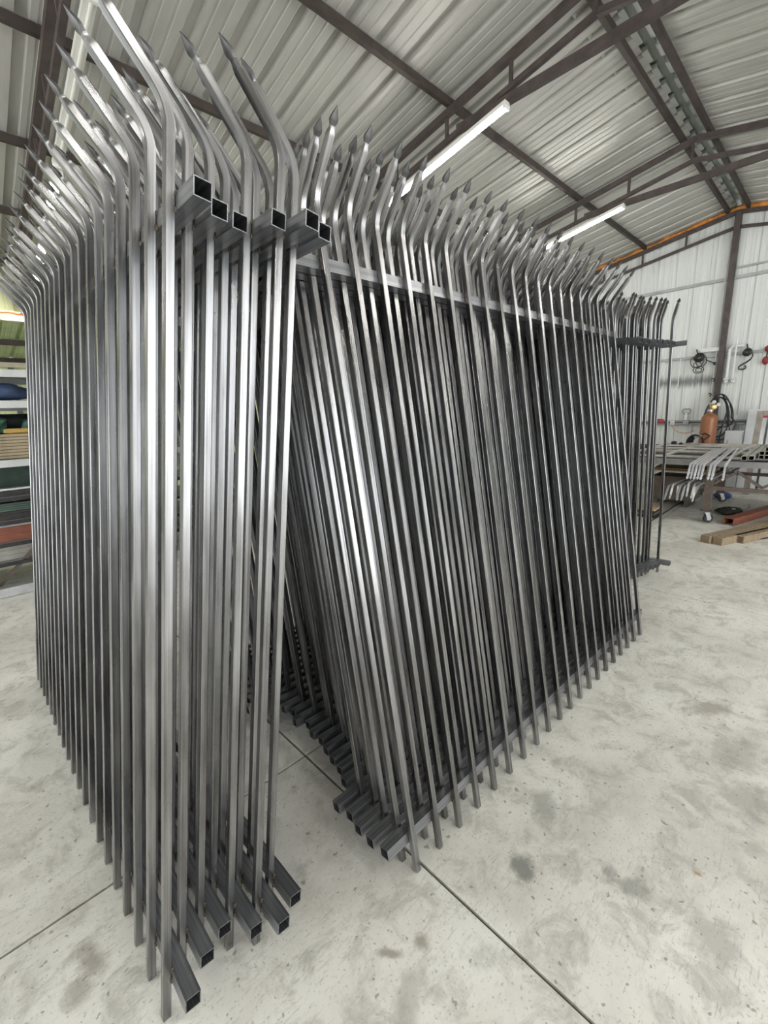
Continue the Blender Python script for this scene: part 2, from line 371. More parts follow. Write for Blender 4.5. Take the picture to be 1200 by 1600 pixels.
for i in range(5):
    for j in range(5):
        xa, xb, ya, yb = cutsx[i], cutsx[i+1], cutsy[j], cutsy[j+1]; gp = 0.0055
        o = MB().box(((xa+xb)/2, (ya+yb)/2, -0.008), (xb-xa-2*gp, yb-ya-2*gp, 0.016)).build('floor_slab', M['floor'], fl, origin=(0, 0, 0), bevel=0.002)

gd = MB().box((2.5, 3, -.16), (70, 70, .08)).build('ground', M['floor'], None); tag(gd, kind='structure')

def rib_profile(w, n=3, major=0.036, minor=0.006):
    """trapezoid sheet profile over width w: list of (distance, outward offset)"""
    p = w/n; pts = []
    for k in range(n):
        a = k*p
        pts += [(a, 0), (a+p*.035, major), (a+p*.235, major), (a+p*.27, 0), (a+p*.40, 0), (a+p*.42, minor), (a+p*.47, minor), (a+p*.49, 0), (a+p*.70, 0), (a+p*.72, minor), (a+p*.77, minor), (a+p*.79, 0)]
    return pts + [(w, 0)]

ceil = empty('ceiling'); tag(ceil, kind='structure')
W = 0.975; prof = rib_profile(W, 3, .045)
def roof_sheet(x, side, lift):
    ya = RIDGE_Y + side*0.07; yb = EAVE_L+.25 if side > 0 else EAVE_R-.25
    vs = []
    for y in (ya, yb): vs += [(x+d, y, rz(y)+o+lift) for d, o in prof]
    n = len(prof); fs = [(i, i+1, n+i+1, n+i) for i in range(n-1)]
    return MB().add(vs, fs).build('roof_sheet', M['roof'], ceil)
for k in range(-9, 9):
    for side in (1, -1): roof_sheet(2.43+W*k, side, 0.0025*(k % 2))
MB().add([(x, RIDGE_Y+d, RIDGE_Z+z) for x in (X0-.4, X1+.4) for d, z in ((-.33, -.045), (-.3, 0.03), (0, .095), (.3, 0.03), (.33, -.045))],
         [(i, i+1, 6+i, 5+i) for i in range(4)]).build('ridge_cap', M['ridge'], ceil)
cl = MB().box((0, 0, 0), (.20, .05, .045)).mesh('ridge_closure', M['ridge'])
for k in range(-17, 26):
    for sd in (1, -1):
        o = bpy.data.objects.new('ridge_closure', cl); COL.objects.link(o); o.parent = ceil
        o.location = (2.43+.13+k*.325, RIDGE_Y+sd*.062, RIDGE_Z+.018); o.rotation_euler = (-sd*.18, 0, 0)
PUR = [1.87, 3.15, 4.40, 5.60, 6.75, 7.9]
for y in PUR:
    for yy in (y, 2*RIDGE_Y-y):
        z = rz(yy)-0.037
        MB().bar((X0, yy, z), (X1-.02, yy, z), 0.045, 0.07).build('purlin', M['grime_beam'], ceil)

def truss(x, end=False):
    t = empty('roof_truss', (x, RIDGE_Y, 4.37)); ca, cb = -.105, -.34
    def cz(y, off): return rz(y)+off
    for s in (1, -1):
        ye = EAVE_L if s > 0 else EAVE_R
        MB().bar((x, RIDGE_Y, RIDGE_Z+ca), (x, ye, cz(ye, ca)), 0.06, 0.06).build('top_chord', M['beam'], t)
        MB().bar((x, RIDGE_Y, RIDGE_Z+cb), (x, ye, cz(ye, cb)), 0.045, 0.045).build('bottom_chord', M['beam'], t)
        for k in range(10):
            y = RIDGE_Y + s*(0.02 + k*0.72)
            if abs(y-RIDGE_Y) < 6.7 and not (s < 0 and k == 0):
                MB().bar((x, y, cz(y, cb)), (x, y, cz(y, ca)), 0.03, 0.03).build('web_strut', M['beam'], t)
        if not (s > 0 and x < 2): MB().box((x, ye-s*.05, rz(ye)/2-.1), (0.12, 0.10, rz(ye)-.2)).build('column', M['beam'], t)
    if not end:
        h = (RIDGE_Z+cb-4.37)/SLOPE
        MB().bar((x, RIDGE_Y-h-.1, 4.37), (x, RIDGE_Y+h+.1, 4.37), 0.06, 0.07).build('tie_beam', M['beam'], t)
    return t
for x, what in ((-2.2, 'brown steel roof truss with horizontal tie, over the bay without fence panels'), (0.97, 'brown steel roof truss crossing above the near leaning stack of six panels'),
                (4.13, 'brown steel roof truss above the far end of the long leaning stack'), (7.25, 'brown steel roof truss above the near edge of the steel work table')):
    tag(truss(x), what, 'roof truss', 'roof trusses')
et = truss(10.42, True); tag(et, 'brown steel end truss without tie, set against the white gable wall', 'roof truss', 'roof trusses')

# LED battens along the lower chords
def led(x, y0, y1, zoff, label, lit=True):
    p = lambda y: Vector((x, y, rz(y)+zoff))
    t = empty('led_batten', p((y0+y1)/2)); tag(t, label, 'light', 'LED battens under the trusses')
    MB().bar(p(y0), p(y1), 0.075, 0.035).build('housing', M['batten'], t)
    d = (p(y1)-p(y0)).normalized(); dn = Vector((0, 0, -0.032))
    MB().tube([p(y0)+d*.02+dn, p(y1)-d*.02+dn], 0.02 if lit else .012, 10).build('tube', M['led'] if lit else M['batten'], t, smooth=True)
    for q in (p(y0)+d*.012, p(y1)-d*.012): MB().box(q+Vector((0, 0, -.02)), (0.08, 0.024, 0.05)).build('end_cap', M['white'], t)
    return t
led(4.08, 2.47, 4.02, -.48, 'lit LED batten on the truss above the far end of the long leaning stack')
led(7.2, 2.49, 4.0, -.46, 'lit LED batten on the truss above the near edge of the work table')
led(1.06, 3.5, 5.12, -.42, 'unlit white batten housing in line with lit ones above the near leaning stack', False)
led(1.06, 5.16, 6.75, -.45, 'lit LED batten next to the unlit white housing')
led(1.06, 6.80, 8.35, -.45, 'lit LED batten on the truss above the material rack')
for x in (-2.25, 1.06, 4.08, 7.2):
    for y in (-0.6, -3.4): led(x, y-1.55, y, -.48, 'added unseen lit LED batten on the roof slope away from the fence panels')  # battens out of view, added to brighten the room
led(-2.25, 2.6, 4.15, -.48, 'added unseen lit LED batten on the truss over the bay without fence panels')  # unseen batten added for light from behind the camera
led(-2.25, 5.2, 6.75, -.48, 'added unseen lit LED batten on the truss over the empty bay, beside the material rack')  # another unseen batten, added for the same brightening

# gable wall behind the table
wb = empty('wall_back'); tag(wb, kind='structure')
wp = rib_profile(0.915, 3, 0.028, 0.004); y = EAVE_R-.3
while y < EAVE_L+.2:
    vs = [(X1+o, y+d, 0) for d, o in wp] + [(X1+o, y+d, rz(y+d)+.02) for d, o in wp]; n = len(wp)
    MB().add(vs, [(i, n+i, n+i+1, i+1) for i in range(n-1)]).build('wall_sheet', M['wall'], wb); y += 0.915
MB().bar((10.42, 1.70, 0), (10.40, 1.72, rz(1.72)-.1), 0.085, 0.10, (1, 0, 0)).build('column', M['beam'], wb)
for z, ya, yb, w in ((3.77, EAVE_R, EAVE_L, .05), (3.93, EAVE_R, 1.65, .03)):
    MB().bar((10.46, ya, z), (10.46, yb, z), w, w).build('girt', M['girt'], wb)
rnd = random.Random(3); pts = []; rad = []
for k in range(60):
    yy = -0.6 + k*(4.9/59); pts.append((10.45+rnd.uniform(-.02, .02), yy, rz(yy)-.035+rnd.uniform(-.025, .025))); rad.append(rnd.uniform(.02, .05)*(1.5 if abs(yy-1.6) < .35 else 1))
MB().tube(pts, rad, 8).build('foam_sealant', M['foam'], wb, smooth=60)
# left wall band above the eave beam, the lean-to behind it
wl = empty('wall_left'); tag(wl, kind='structure')
def ysheet(name, yw, za, zb, m, par, step=0.915, xa=X0, xb=X1, sgn=1):
    x = xa
    while x < xb:
        vs = [(x+d, yw+sgn*o, za) for d, o in wp] + [(x+d, yw+sgn*o, zb) for d, o in wp]; n = len(wp)
        MB().add(vs, [(i, i+1, n+i+1, n+i) for i in range(n-1)]).build(name, m, par); x += step
ysheet('wall_sheet', 8.55, 3.25, rz(8.55)+.05, M['yellowwall'], wl)
MB().bar((X0, 8.5, 3.20), (X1, 8.5, 3.20), 0.10, 0.13).build('eave_beam', M['cream'], wl)
pts = [(-2+k*.06, 8.44, 3.23+random.uniform(-.012, .012)) for k in range(100)]
MB().tube(pts, [random.uniform(.006, .026) for _ in pts], 6).build('foam_sealant', M['foam'], wl, smooth=60)
lp = rib_profile(0.975, 4, 0.035, 0.003)
for k in range(-3, 6):
    x = k*.975-1
    vs = [(x+d, 8.5, 3.16+o) for d, o in lp] + [(x+d, 11.3, 2.91+o) for d, o in lp]; n = len(lp)
    MB().add(vs, [(i, i+1, n+i+1, n+i) for i in range(n-1)]).build('lean_to_sheet', M['greenroof'], wl)
for y, z in ((9.7, 3.01), (11.1, 2.89)): MB().bar((X0, y, z), (X1, y, z), .06, .08).build('lean_to_purlin', M['grime_beam'], wl)
MB().bar((X0, 11.05, 2.80), (X1, 11.05, 2.80), 0.06, 0.09).build('lean_to_girt', M['cream'], wl)
ysheet('lean_to_wall_sheet', 11.15, 0, 2.88, M['yellowwall'], wl)
for x in (-2.34, 0.95, 4.24, 7.5): MB().bar((x, 11.1, 0), (x, 11.1, 2.85), .07, .07).build('lean_to_post', M['greensheet'], wl)
# right wall with an unseen door opening added for light, and the wall behind the photographer
wr = empty('wall_right'); tag(wr, kind='structure')
ysheet('wall_sheet', EAVE_R-.02, 0, rz(EAVE_R)+.02, M['wall'], wr, xa=X0, xb=-2.0, sgn=-1)
ysheet('wall_sheet', EAVE_R-.02, 0, rz(EAVE_R)+.02, M['wall'], wr, xa=6.6, xb=X1, sgn=-1)
ysheet('wall_sheet', EAVE_R-.02, 3.45, rz(EAVE_R)+.02, M['wall'], wr, xa=-2.0, xb=6.6, sgn=-1)
wf = empty('wall_front'); tag(wf, kind='structure'); y = EAVE_R-.3
while y < EAVE_L+.2:
    z0 = 3.45 if .55 < y+.45 < 6.7 else 0  # made-up opening, added to let more light onto the left side
    vs = [(X0-o, y+d, z0) for d, o in wp] + [(X0-o, y+d, rz(y+d)+.02) for d, o in wp]; n = len(wp)
    MB().add(vs, [(i, i+1, n+i+1, n+i) for i in range(n-1)]).build('wall_sheet', M['wall'], wf); y += 0.915

# ------------------------------------------------------------------ the fence panels
S, HB, BETA, ARM, WT, WBOT, PW, RW = 0.125, 2.325, 0.821, 0.2246, 2.132, 0.134, 0.0218, 0.040
def picket_mesh(name, m, seed=0, beta=BETA, foot=0.0):
    rnd = random.Random(seed); h = PW/2; c = 0.0018
    sec = [(-h, -h+c), (-h+c, -h), (h-c, -h), (h, -h+c), (h, h-c), (h-c, h), (-h+c, h), (-h, h-c)]
    rad = 0.105; t = rad*math.tan(beta/2); st = []       # (y, z, angle, su, sv)
    st.append((0, foot, 0, 1, 1)); st.append((0, HB-t, 0, 1, 1))
    for k in range(1, 7):
        a = beta*k/6; st.append((-rad*(1-math.cos(a)), HB-t+rad*math.sin(a), a, 1, 1))
    y0, z0 = st[-1][:2]
    for s, su, sv in ((ARM-t-.070, 1, 1), (ARM-t-.060, .86, .80), (ARM-t-.052, .66, .60), (ARM-t-.046, .70, .50), (ARM-t-.036, 1.16, .46), (ARM-t-.029, 1.14, .42), (ARM-t-.012, .52, .26), (ARM-t, .05, .08)):
        st.append((y0-math.sin(beta)*s, z0+math.cos(beta)*s, beta, su, sv))
    mb = MB(); vs = []; fs = []
    for (y, z, a, su, sv) in st:
        for (i, j) in sec: vs.append((i*su, y+j*sv*math.cos(a), z+j*sv*math.sin(a)))
    for i in range(len(st)-1):
        for k in range(8):
            q = (k+1) % 8; fs.append((i*8+k, i*8+q, (i+1)*8+q, (i+1)*8+k))
    fs.append(tuple(range(8))[::-1]); fs.append(tuple((len(st)-1)*8+k for k in range(8)))
    mb.add(vs, fs)
    me = mb.mesh(name, m, smooth=28)
    uv = me.uv_layers.new(name='UVMap'); al = [0.0]
    for i in range(1, len(st)): al.append(al[-1]+math.hypot(st[i][0]-st[i-1][0], st[i][1]-st[i-1][1]))
    for p in me.polygons:
        for li in p.loop_indices:
            vi = me.loops[li].vertex_index; k = vi % 8
            if k == 0 and p.loop_total == 4 and any(me.loops[q].vertex_index % 8 == 7 for q in p.loop_indices): k = 8
            uv.data[li].uv = (k/8, al[vi//8])
    if m is M['steel']:
        me.materials.append(M['tip']); n = len(st)
        for k, p in enumerate(me.polygons):
            if k >= (n-5)*8 and k != len(me.polygons)-2: p.material_index = 1
    return me
PM = [picket_mesh('picket', M['steel'], k, BETA+d) for k, d in enumerate((0, .03, -.03, .05))]
HALF = 9.5*S
RY = PW/2+RW/2
rail_t = MB().hollow((-HALF-.11, RY, WT), (HALF+.11, RY, WT), RW, RW, .0025).mesh('top_rail', M['rail'])
rail_b = MB().hollow((-HALF-.11, RY, WBOT), (HALF+.11, RY, WBOT), RW, RW, .0025).mesh('bottom_rail', M['rail'])
wm = MB(); rnd = random.Random(5)
for k in range(20):
    for z in (WT, WBOT):
        for sx in (-1, 1):
            for dz in (-1, 1):
                if rnd.random() < .85:
                    x = -HALF+k*S+sx*PW/2; q = .0045*rnd.uniform(.7, 1.2)
                    wm.blob((x+sx*.001, PW/2, z+dz*RW*.42), (2*q, 2.2*q, 3.5*q), .2, 6, 4, k)
weld_me = wm.mesh('weld_beads', M['weld'], True)
def fence_panel(cx, cy, ang, lean, label, group, seed):
    p = empty('fence_panel', (cx, cy, 0.002), (0, 0, 0)); p.rotation_euler = (-lean, 0, ang); p.rotation_mode = 'XYZ'
    tag(p, label, 'fence panel', group); rnd = random.Random(seed)
    for nm, me in (('top_rail', rail_t), ('bottom_rail', rail_b)):
        o = bpy.data.objects.new(nm, me); COL.objects.link(o); o.parent = p
    o = bpy.data.objects.new('weld_beads', weld_me); COL.objects.link(o); o.parent = p; o['kind'] = 'stuff'
    for k in range(20):
        o = bpy.data.objects.new('picket', PM[rnd.choice((0, 0, 0, 1, 2, 3))]); COL.objects.link(o); o.parent = p
        o.location = (-HALF+k*S+rnd.uniform(-.001, .001), 0, rnd.uniform(0, .003)); o.rotation_euler = (0, rnd.uniform(-.0006, .0006), rnd.uniform(-.02, .02))
    return p
ORD = ['outermost', 'second', 'third', 'fourth', 'fifth', 'sixth', 'seventh', 'eighth', 'ninth', 'tenth', 'eleventh', 'twelfth', 'thirteenth', 'fourteenth', 'fifteenth', 'sixteenth', 'seventeenth', 'eighteenth', 'nineteenth', 'twentieth', 'twenty-first', 'twenty-second', 'twenty-third', 'twenty-fourth', 'twenty-fifth', 'twenty-sixth']
def ordlabel(k, n, where):
    if k == 0: return 'bare steel spiked fence panel, outermost of ' + where
    if k == n-1: return 'bare steel spiked fence panel, innermost of ' + where
    return 'bare steel spiked panel, ' + ORD[k] + ' from the outside in ' + where
# near stack of six: leans towards +X, tips point to -X
angA = 1.5841; uA = Vector((math.cos(angA), math.sin(angA), 0)); offA = [0, .068, .10, .03, -.018, .02]
for k in range(6):
    c = Vector((0.127+.0662*k, 1.103+offA[k], 0)) + uA*HALF
    fence_panel(c.x, c.y, angA-math.pi, 0.1425, ordlabel(k, 6, 'the near stack of six'), 'fence panels in the near stack of six', 100+k)
# long stack: leans towards +Y, tips point to -Y
angB = -0.0201; uB = Vector((math.cos(angB), math.sin(angB), 0))
offB = [0, -.008, -.006, .008, -.004, .09, .118, .13, .145, .165, .16, .185, .15, .185, .165, .187, .03, .07, .06, .04, .075, .02, .05, .03, .06, .045]
for k in range(26):
    c = Vector((0.919+offB[k], 0.862+.0672*k, 0)) + uB*HALF
    fence_panel(c.x, c.y, angB+.0007*math.sin(k*2.1), 0.1598, ordlabel(k, 26, 'the long middle stack'), 'fence panels in the long middle stack', 200+k)
# far stack: leans towards -X, tips point to +X
offC = [0, .068, .068, .08, .10, .12, .155, .155, .17, .165, .225]
for k in range(11):
    c = Vector((4.739-.067*k, 1.078+offC[k]+HALF, 0))
    fence_panel(c.x, c.y, math.pi/2, 0.148, ordlabel(k, 11, 'the far stack by the work table'), 'fence panels in the far stack', 300+k)

# ------------------------------------------------------------------ work table and what lies on it
def caster(par, c, yaw, r=.062):
    c = Vector(c); d = Vector((math.cos(yaw), math.sin(yaw), 0)); s = Vector((-d.y, d.x, 0)); w = c+d*.035+Vector((0, 0, r))
    k = MB().box(c+Vector((0, 0, .158)), (.10, .10, .008)).build('caster', M['cartgrey'], par)
    for q in (-1, 1): sub(MB().bar(c+s*q*.028+Vector((0, 0, .155)), w+s*q*.028, .05, .005, s), 'fork', M['galv'], k, par)
    sub(MB().lathe([(r*.5, -.018), (r*.93, -.02), (r, -.012), (r, .012), (r*.93, .02), (r*.5, .018)], w, 24, s), 'wheel', M['black'], k, par, smooth=40)
    sub(MB().lathe([(r*.48, -.024), (r*.5, 0), (r*.48, .024)], w, 16, s), 'wheel_hub', M['galv'], k, par, smooth=40)
tb = empty('work_table', (7.22, 1.1, 0)); tag(tb, 'brown steel work table on caster wheels with crossed braces', 'work table')
TX0, TX1, TY0, TY1, TZ = 7.22, 8.88, -1.0, 2.35, 0.86
for x in (TX0, TX1): MB().bar((x, TY0, TZ-.04), (x, TY1, TZ-.04), .06, .075).build('top_rail', M['cartgrey'], tb)
for y in (TY0, 0.1, 1.15, TY1): MB().bar((TX0, y, TZ-.04), (TX1, y, TZ-.04), .05, .05).build('cross_bar', M['cart'], tb)
for x, m in ((TX0, M['cart']), (TX1, M['cart'])):
    for y in (1.14 if x == TX0 else 1.24, -0.85):
        MB().box((x, y, (TZ-.08+.165)/2), (.085, .085, TZ-.08-.165)).build('leg', m, tb)
        MB().box((x, y, .168), (.12, .12, .01)).build('foot_plate', m, tb)
        caster(tb, (x, y, 0), -.9 if y > 0 else .6)
for x in (TX0, TX1): MB().bar((x, 1.6, .49), (x, -.85, .49), .035, .05).build('lower_rail', M['cart'], tb)
for x in (TX0+.02, TX1):
    MB().bar((x, .86, TZ-.14), (x, .60, .53), .03, .045, (1, 0, 0)).build('brace', M['cart'], tb)
    MB().bar((x, .60, .53), (x, .30, TZ-.14), .03, .045, (1, 0, 0)).build('brace', M['cart'], tb)
    MB().bar((x, 1.13, .52), (x, .86, TZ-.14), .03, .045, (1, 0, 0)).build('brace', M['cart'], tb)
for y in (1.24, 1.5, -.8): MB().bar((TX0, y, .50), (TX1, y, .50), .05, .04).build('shelf_bearer', M['cart'], tb)
MB().box(((TX0+TX1)/2, (TY0+TY1)/2, TZ-.075), (TX1-TX0-.06, TY1-TY0-.04, .006)).build('deck_plate', M['rustplate'], tb)
# gate frame lying on the table and the bench behind
gf = empty('gate_frame', (8.6, 1.0, TZ)); tag(gf, 'grey welded ladder frame lying flat on the work table', 'steel frame')
FH = .028
for x in (7.46, 8.3, 8.86, 9.40, 9.77): MB().hollow((x, 0.35, TZ+FH/2), (x, 2.3, TZ+FH/2), .04, FH).build('frame_bar', M['lightbar'], gf)
for y in (1.0, 1.78, 2.28): MB().hollow((7.46, y, TZ+FH/2), (9.77, y, TZ+FH/2), .04, FH-.002).build('frame_end_bar', M['lightbar'], gf)
# bench along the gable wall
bn = empty('welding_bench', (9.75, 2.6, 0)); tag(bn, 'dark steel welding bench between table and gable wall', 'bench')
MB().box((9.57, 2.75, .835), (.44, 2.5, .04)).build('bench_top', M['rustplate'], bn)
MB().box((9.39, 2.75, .78), (.04, 2.5, .07)).build('bench_rail', M['cart'], bn)
for y in (1.6, 3.9):
    for x in (9.40, 9.75): MB().box((x, y, .41), (.06, .06, .81)).build('leg', M['cart'], bn)
# silver bent pickets over the near edge
silver_me = picket_mesh('picket', M['silver'], 1)
def lay_picket(me, bend, foot_dir, label, group, name='loose_picket', roll=0):
    """lay a picket: local bend point at `bend`, its straight part running along foot_dir, tip hanging down"""
    d = Vector(foot_dir).normalized(); zl = -d                  # local +z points towards the tip
    side = zl.cross(Vector((0, 0, 1))).normalized(); up = side.cross(zl).normalized()
    yl = up; xl = yl.cross(zl)                                  # tip bends towards local -y = down
    m = Matrix((xl, yl, zl)).transposed()
    m = m @ Matrix.Rotation(roll, 3, 'Z')
    o = bpy.data.objects.new(name, me); COL.objects.link(o)
    o.matrix_world = Matrix.Translation(Vector(bend) - m @ Vector((0, 0, HB))) @ m.to_4x4()
    tag(o, label, 'picket', group); return o
ZS = TZ+FH+.0125
for k, (bx, by, dy) in enumerate(((6.30, 1.205, .06), (6.31, 1.172, .06), (6.30, 1.138, .06), (6.32, 1.106, .06), (6.31, 1.073, .06))):
    lay_picket(silver_me, (bx, by, ZS), (1, dy, 0), 'silver bent picket in the bunch of five hanging over the table edge', 'silver pickets in the bunch of five')
for by in (1.008, .974): lay_picket(silver_me, (6.34, by, ZS), (1, .06, 0), 'silver bent picket of the pair between the bunch of five and the lone one', 'pair of silver pickets')
lay_picket(silver_me, (6.33, .872, ZS), (1, .085, 0), 'lone silver bent picket lying apart at the end of the silver row', None)
# dark pickets with silver ends on the lower shelf
dark_me = picket_mesh('picket', M['galv'], 2, BETA+.15); darkst = picket_mesh('picket', M['cartgrey'], 3, BETA+.1)
rnd = random.Random(11); zz = .533
for k, (bx, by, dy, ly) in enumerate(((6.80, 1.52, -.03, 0), (6.83, 1.475, -.03, 1), (6.88, 1.43, -.03, 0), (6.86, 1.395, -.03, 1), (6.93, 1.36, -.03, 0), (6.9, 1.235, -.03, 0), (6.95, 1.208, -.03, 1), (7.0, 1.265, -.047, 1), (6.97, 1.325, 0, 2))):
    lay_picket(dark_me if k % 3 else darkst, (bx, by, zz+.024*ly), (1, dy, 0), 'dull grey bent picket in the spread bunch on the lower table shelf', 'dull pickets on the lower shelf', roll=rnd.uniform(-.25, .25))
# square tubes on the table
for k, (y, m) in enumerate(((.80, 'greybeige'), (.735, 'greybeige'))):
    o = MB().hollow((7.08+.05*k, y, TZ+FH+.0275), (9.1, y+.05, TZ+FH+.0275), .055, .055).build('square_tube', M[m], None, origin=(7.5, y, TZ))
    tag(o, 'loose pale square tube beside the stacked tubes, on the work table', 'steel tube', 'loose square tubes')
for r in range(3):
    for k in range(4):
        if r == 2 and k < 1: continue
        y = .655-.052*k
        o = MB().hollow((7.30+.02*(k % 2), y, TZ+FH+.002+.025+.0505*r), (9.0, y, TZ+FH+.002+.025+.0505*r), .05, .05).build('square_tube', M['greybeige'], None, origin=(7.5, y, TZ))
        tag(o, ('square steel tube in the bottom row stacked on the work table', 'square steel tube in the middle row stacked on the work table', 'square steel tube in the top row stacked on the work table')[r], 'steel tube', 'stacked square tubes')
# under the table
o = MB().box((8.3, 1.62, .606), (.9, .75, .02)).build('plywood_sheet', M['ply'], None, origin=(8.3, 1.62, .596), bevel=.002); tag(o, 'tan plywood sheet on the lower table shelf', 'plywood')
o = MB().box((8.3, 1.66, .640), (.7, .7, .02), Matrix.Rotation(R(-3), 3, 'Y')).build('plywood_sheet', M['ply'], None, origin=(8.3, 1.66, .618), bevel=.002); tag(o, 'upper of two tan plywood sheets, tilted', 'plywood')
rb = empty('red_case', (8.75, 1.62, .63)); tag(rb, 'red and black tool case on the plywood under the table', 'tool case')
MB().box((8.60, 1.56, .715), (.16, .16, .08)).build('case_body', M['red'], rb, bevel=.01)
MB().box((8.60, 1.70, .710), (.16, .12, .07)).build('case_cover', M['black'], rb, bevel=.01)
MB().tube([(8.53, 1.50, .73), (8.51, 1.52, .735), (8.51, 1.60, .735), (8.53, 1.62, .73)], .008, 6).build('handle', M['black'], rb, smooth=True)
bx = empty('brown_bin', (8.5, 1.85, 0)); tag(bx, 'dark brown steel bin standing under the table', 'bin')
for s in (-1, 1):
    MB().box((8.5, 1.8+s*.3, .27), (.5, .012, .38)).build('bin_side', M['cart'], bx); MB().box((8.5+s*.25, 1.8, .27), (.012, .6, .38)).build('bin_end', M['cart'], bx)
MB().box((8.5, 1.8, .085), (.5, .6, .012)).build('bin_floor', M['cart'], bx)
for s in (-1, 1): MB().box((8.5, 1.8+s*.22, .04), (.5, .06, .08)).build('skid', M['cart'], bx)
o = MB().blob((9.2, 1.25, .06), (.3, .25, .12), .15, 14, 8, 4).build('blue_cover', M['blue'], None, True, origin=(9.2, 1.25, 0)); tag(o, 'dark blue plastic bundle on the floor behind the table legs', 'bundle')

# ------------------------------------------------------------------ on the floor by the table
def timber(name, a, d, length, w, h, m, label, z0=0.0, group=None, cat='timber'):
    d = Vector(d).normalized(); a = Vector((a[0], a[1], z0+h/2)); t = empty(name, (a.x, a.y, z0)); tag(t, label, cat, group)
    b = a+d*length; sd = d.cross(Vector((0, 0, 1)))
    MB().bar(a, b, w, h).build('beam', m, t, bevel=.006)
    return t
td = (0.93, -.37, 0)
timber('timber_beam', (6.13, .945), td, 2.4, .105, .088, M['timber'], 'weathered timber beam with a pale end, nearest the caster of the table', group='timber beams')
timber('timber_beam', (6.12, .825), td, 2.4, .105, .088, M['timber'], 'weathered timber beam lying between two others on the floor', group='timber beams')
t = timber('timber_beam', (6.36, .66), td, 2.3, .11, .088, M['timber'], 'weathered timber beam with a dark stained end', group='timber beams')
e = Vector((6.36, .66, .044)) - Vector(td).normalized()*.002
MB().bar(e, e+Vector(td).normalized()*.004, .085, .066).build('stained_end', M['timberdark'], t)
t = empty('red_channel', (7.3, .86, 0)); tag(t, 'rusty red steel channel beam lying beside the timbers', 'steel beam')
ra = Vector((7.22, .885, 0)); rd = Vector((.96, -.27, 0)).normalized(); rs = Vector((rd.y, -rd.x, 0))
MB().bar(ra+Vector((0, 0, .095)), ra+rd*2.6+Vector((0, 0, .095)), .12, .008).build('web', M['redsteel'], t)
for s in (-1, 1): MB().bar(ra+rs*s*.056+Vector((0, 0, .047)), ra+rs*s*.056+rd*2.6+Vector((0, 0, .047)), .008, .094).build('flange', M['redsteel'], t)
t = empty('black_bag', (8.0, .98, 0)); tag(t, 'flat black cloth bag lying on the floor under the table edge', 'bag')
MB().blob((8.0, .98, .045), (.42, .32, .10), .22, 18, 8, 8).build('bag_body', M['bag'], t, smooth=60)
MB().box((7.93, .93, .093), (.05, .04, .004), Matrix.Rotation(.4, 3, 'Z')).build('paper_label', M['white'], t)
MB().tube([(8.1, 1.0, .08), (8.16, 1.08, .05), (8.2, 1.16, .012)], .012, 6).build('strap', M['bag'], t, smooth=True)
o = MB().tube([(6.75, 1.70, .008), (7.4, 1.695, .008), (8.8, 1.70, .008)], .007, 6).build('steel_rod', M['darkmetal'], None, True, origin=(7.4, 1.7, 0)); tag(o, 'thin dark steel rod lying on the concrete floor', 'rod')
for k, (z, m, dx) in enumerate(((.02, 'darkmetal', 0), (.055, 'cart', .02), (.09, 'darkmetal', -.02), (.118, 'ply', .0))):
    o = MB().box((7.22+dx, 1.83, z), (.30, .22, .034 if k < 3 else .022)).build('steel_block' if k < 3 else 'wood_offcut', M[m], None, origin=(7.22, 1.83, z-.017), bevel=.003)
    tag(o, ('dark steel block low in the pile behind the far stack', 'brown steel block in the middle of the pile behind the far stack', 'dark steel block under the wood offcut', 'tan wood offcut on top of the steel blocks')[k], 'block')
pts = [at(x, y, 2, .004) for x, y in ((1064, 789), (1066, 792), (1072, 792), (1080, 789), (1086, 786), (1084, 783))]
o = MB().tube(pts, .003, 5).build('floor_wire', M['black'], None, True, origin=pts[0]); tag(o, 'thin dark wire curled on the floor left of the table leg', 'wire')
pts = [at(x, y, 2, .004) for x, y in ((1139, 795), (1148, 792), (1157, 793), (1158, 797), (1168, 796), (1172, 791), (1170, 788))]
o = MB().tube(pts, .003, 5).build('floor_wire', M['black'], None, True, origin=pts[0]); tag(o, 'thin dark wire looped on the floor behind the black bag', 'wire')
pts = [at(x, y, 2, .011) for x, y in ((1170, 845), (1200, 840), (1240, 832))]
o = MB().tube(pts, .010, 6).build('steel_rod', M['darkmetal'], None, True, origin=pts[0]); tag(o, 'short black steel rod on the floor beside the dark ended timber', 'rod')

# ------------------------------------------------------------------ gable wall fittings
WX = 10.455
o = empty('wall_strut', (WX, 2.0, 1.23)); tag(o, 'grey slotted channel rail fixed low on the gable wall', 'rail')
MB().bar((WX-.01, 3.2, 1.27), (WX-.01, 1.23, 1.27), .05, .03).build('upper_flange', M['cartgrey'], o); MB().bar((WX-.01, 3.2, 1.22), (WX-.01, 1.23, 1.22), .05, .03).build('lower_flange', M['cartgrey'], o)
MB().bar((WX, 3.2, 1.245), (WX, 1.23, 1.245), .02, .03).build('channel_back', M['darkmetal'], o)
MB().bar((WX+.01, 1.34, .2), (WX+.01, 1.34, 1.2), .04, .03, (1, 0, 0)).build('rail_post', M['cartgrey'], o)
o = empty('wall_rail', (WX, 2.0, 2.5)); tag(o, 'thin steel rail on the gable wall carrying iron scrolls', 'rail')
MB().bar((WX, 3.2, 2.47), (WX, 1.72, 2.47), .03, .045).build('rail', M['girt'], o); MB().bar((WX, 1.66, 2.47), (WX, .0, 2.47), .03, .045).build('rail', M['cartgrey'], o)
o = empty('white_tray', (WX-.03, 1.9, 2.56)); tag(o, 'white plastic tray section on the rail beside the column', 'tray')
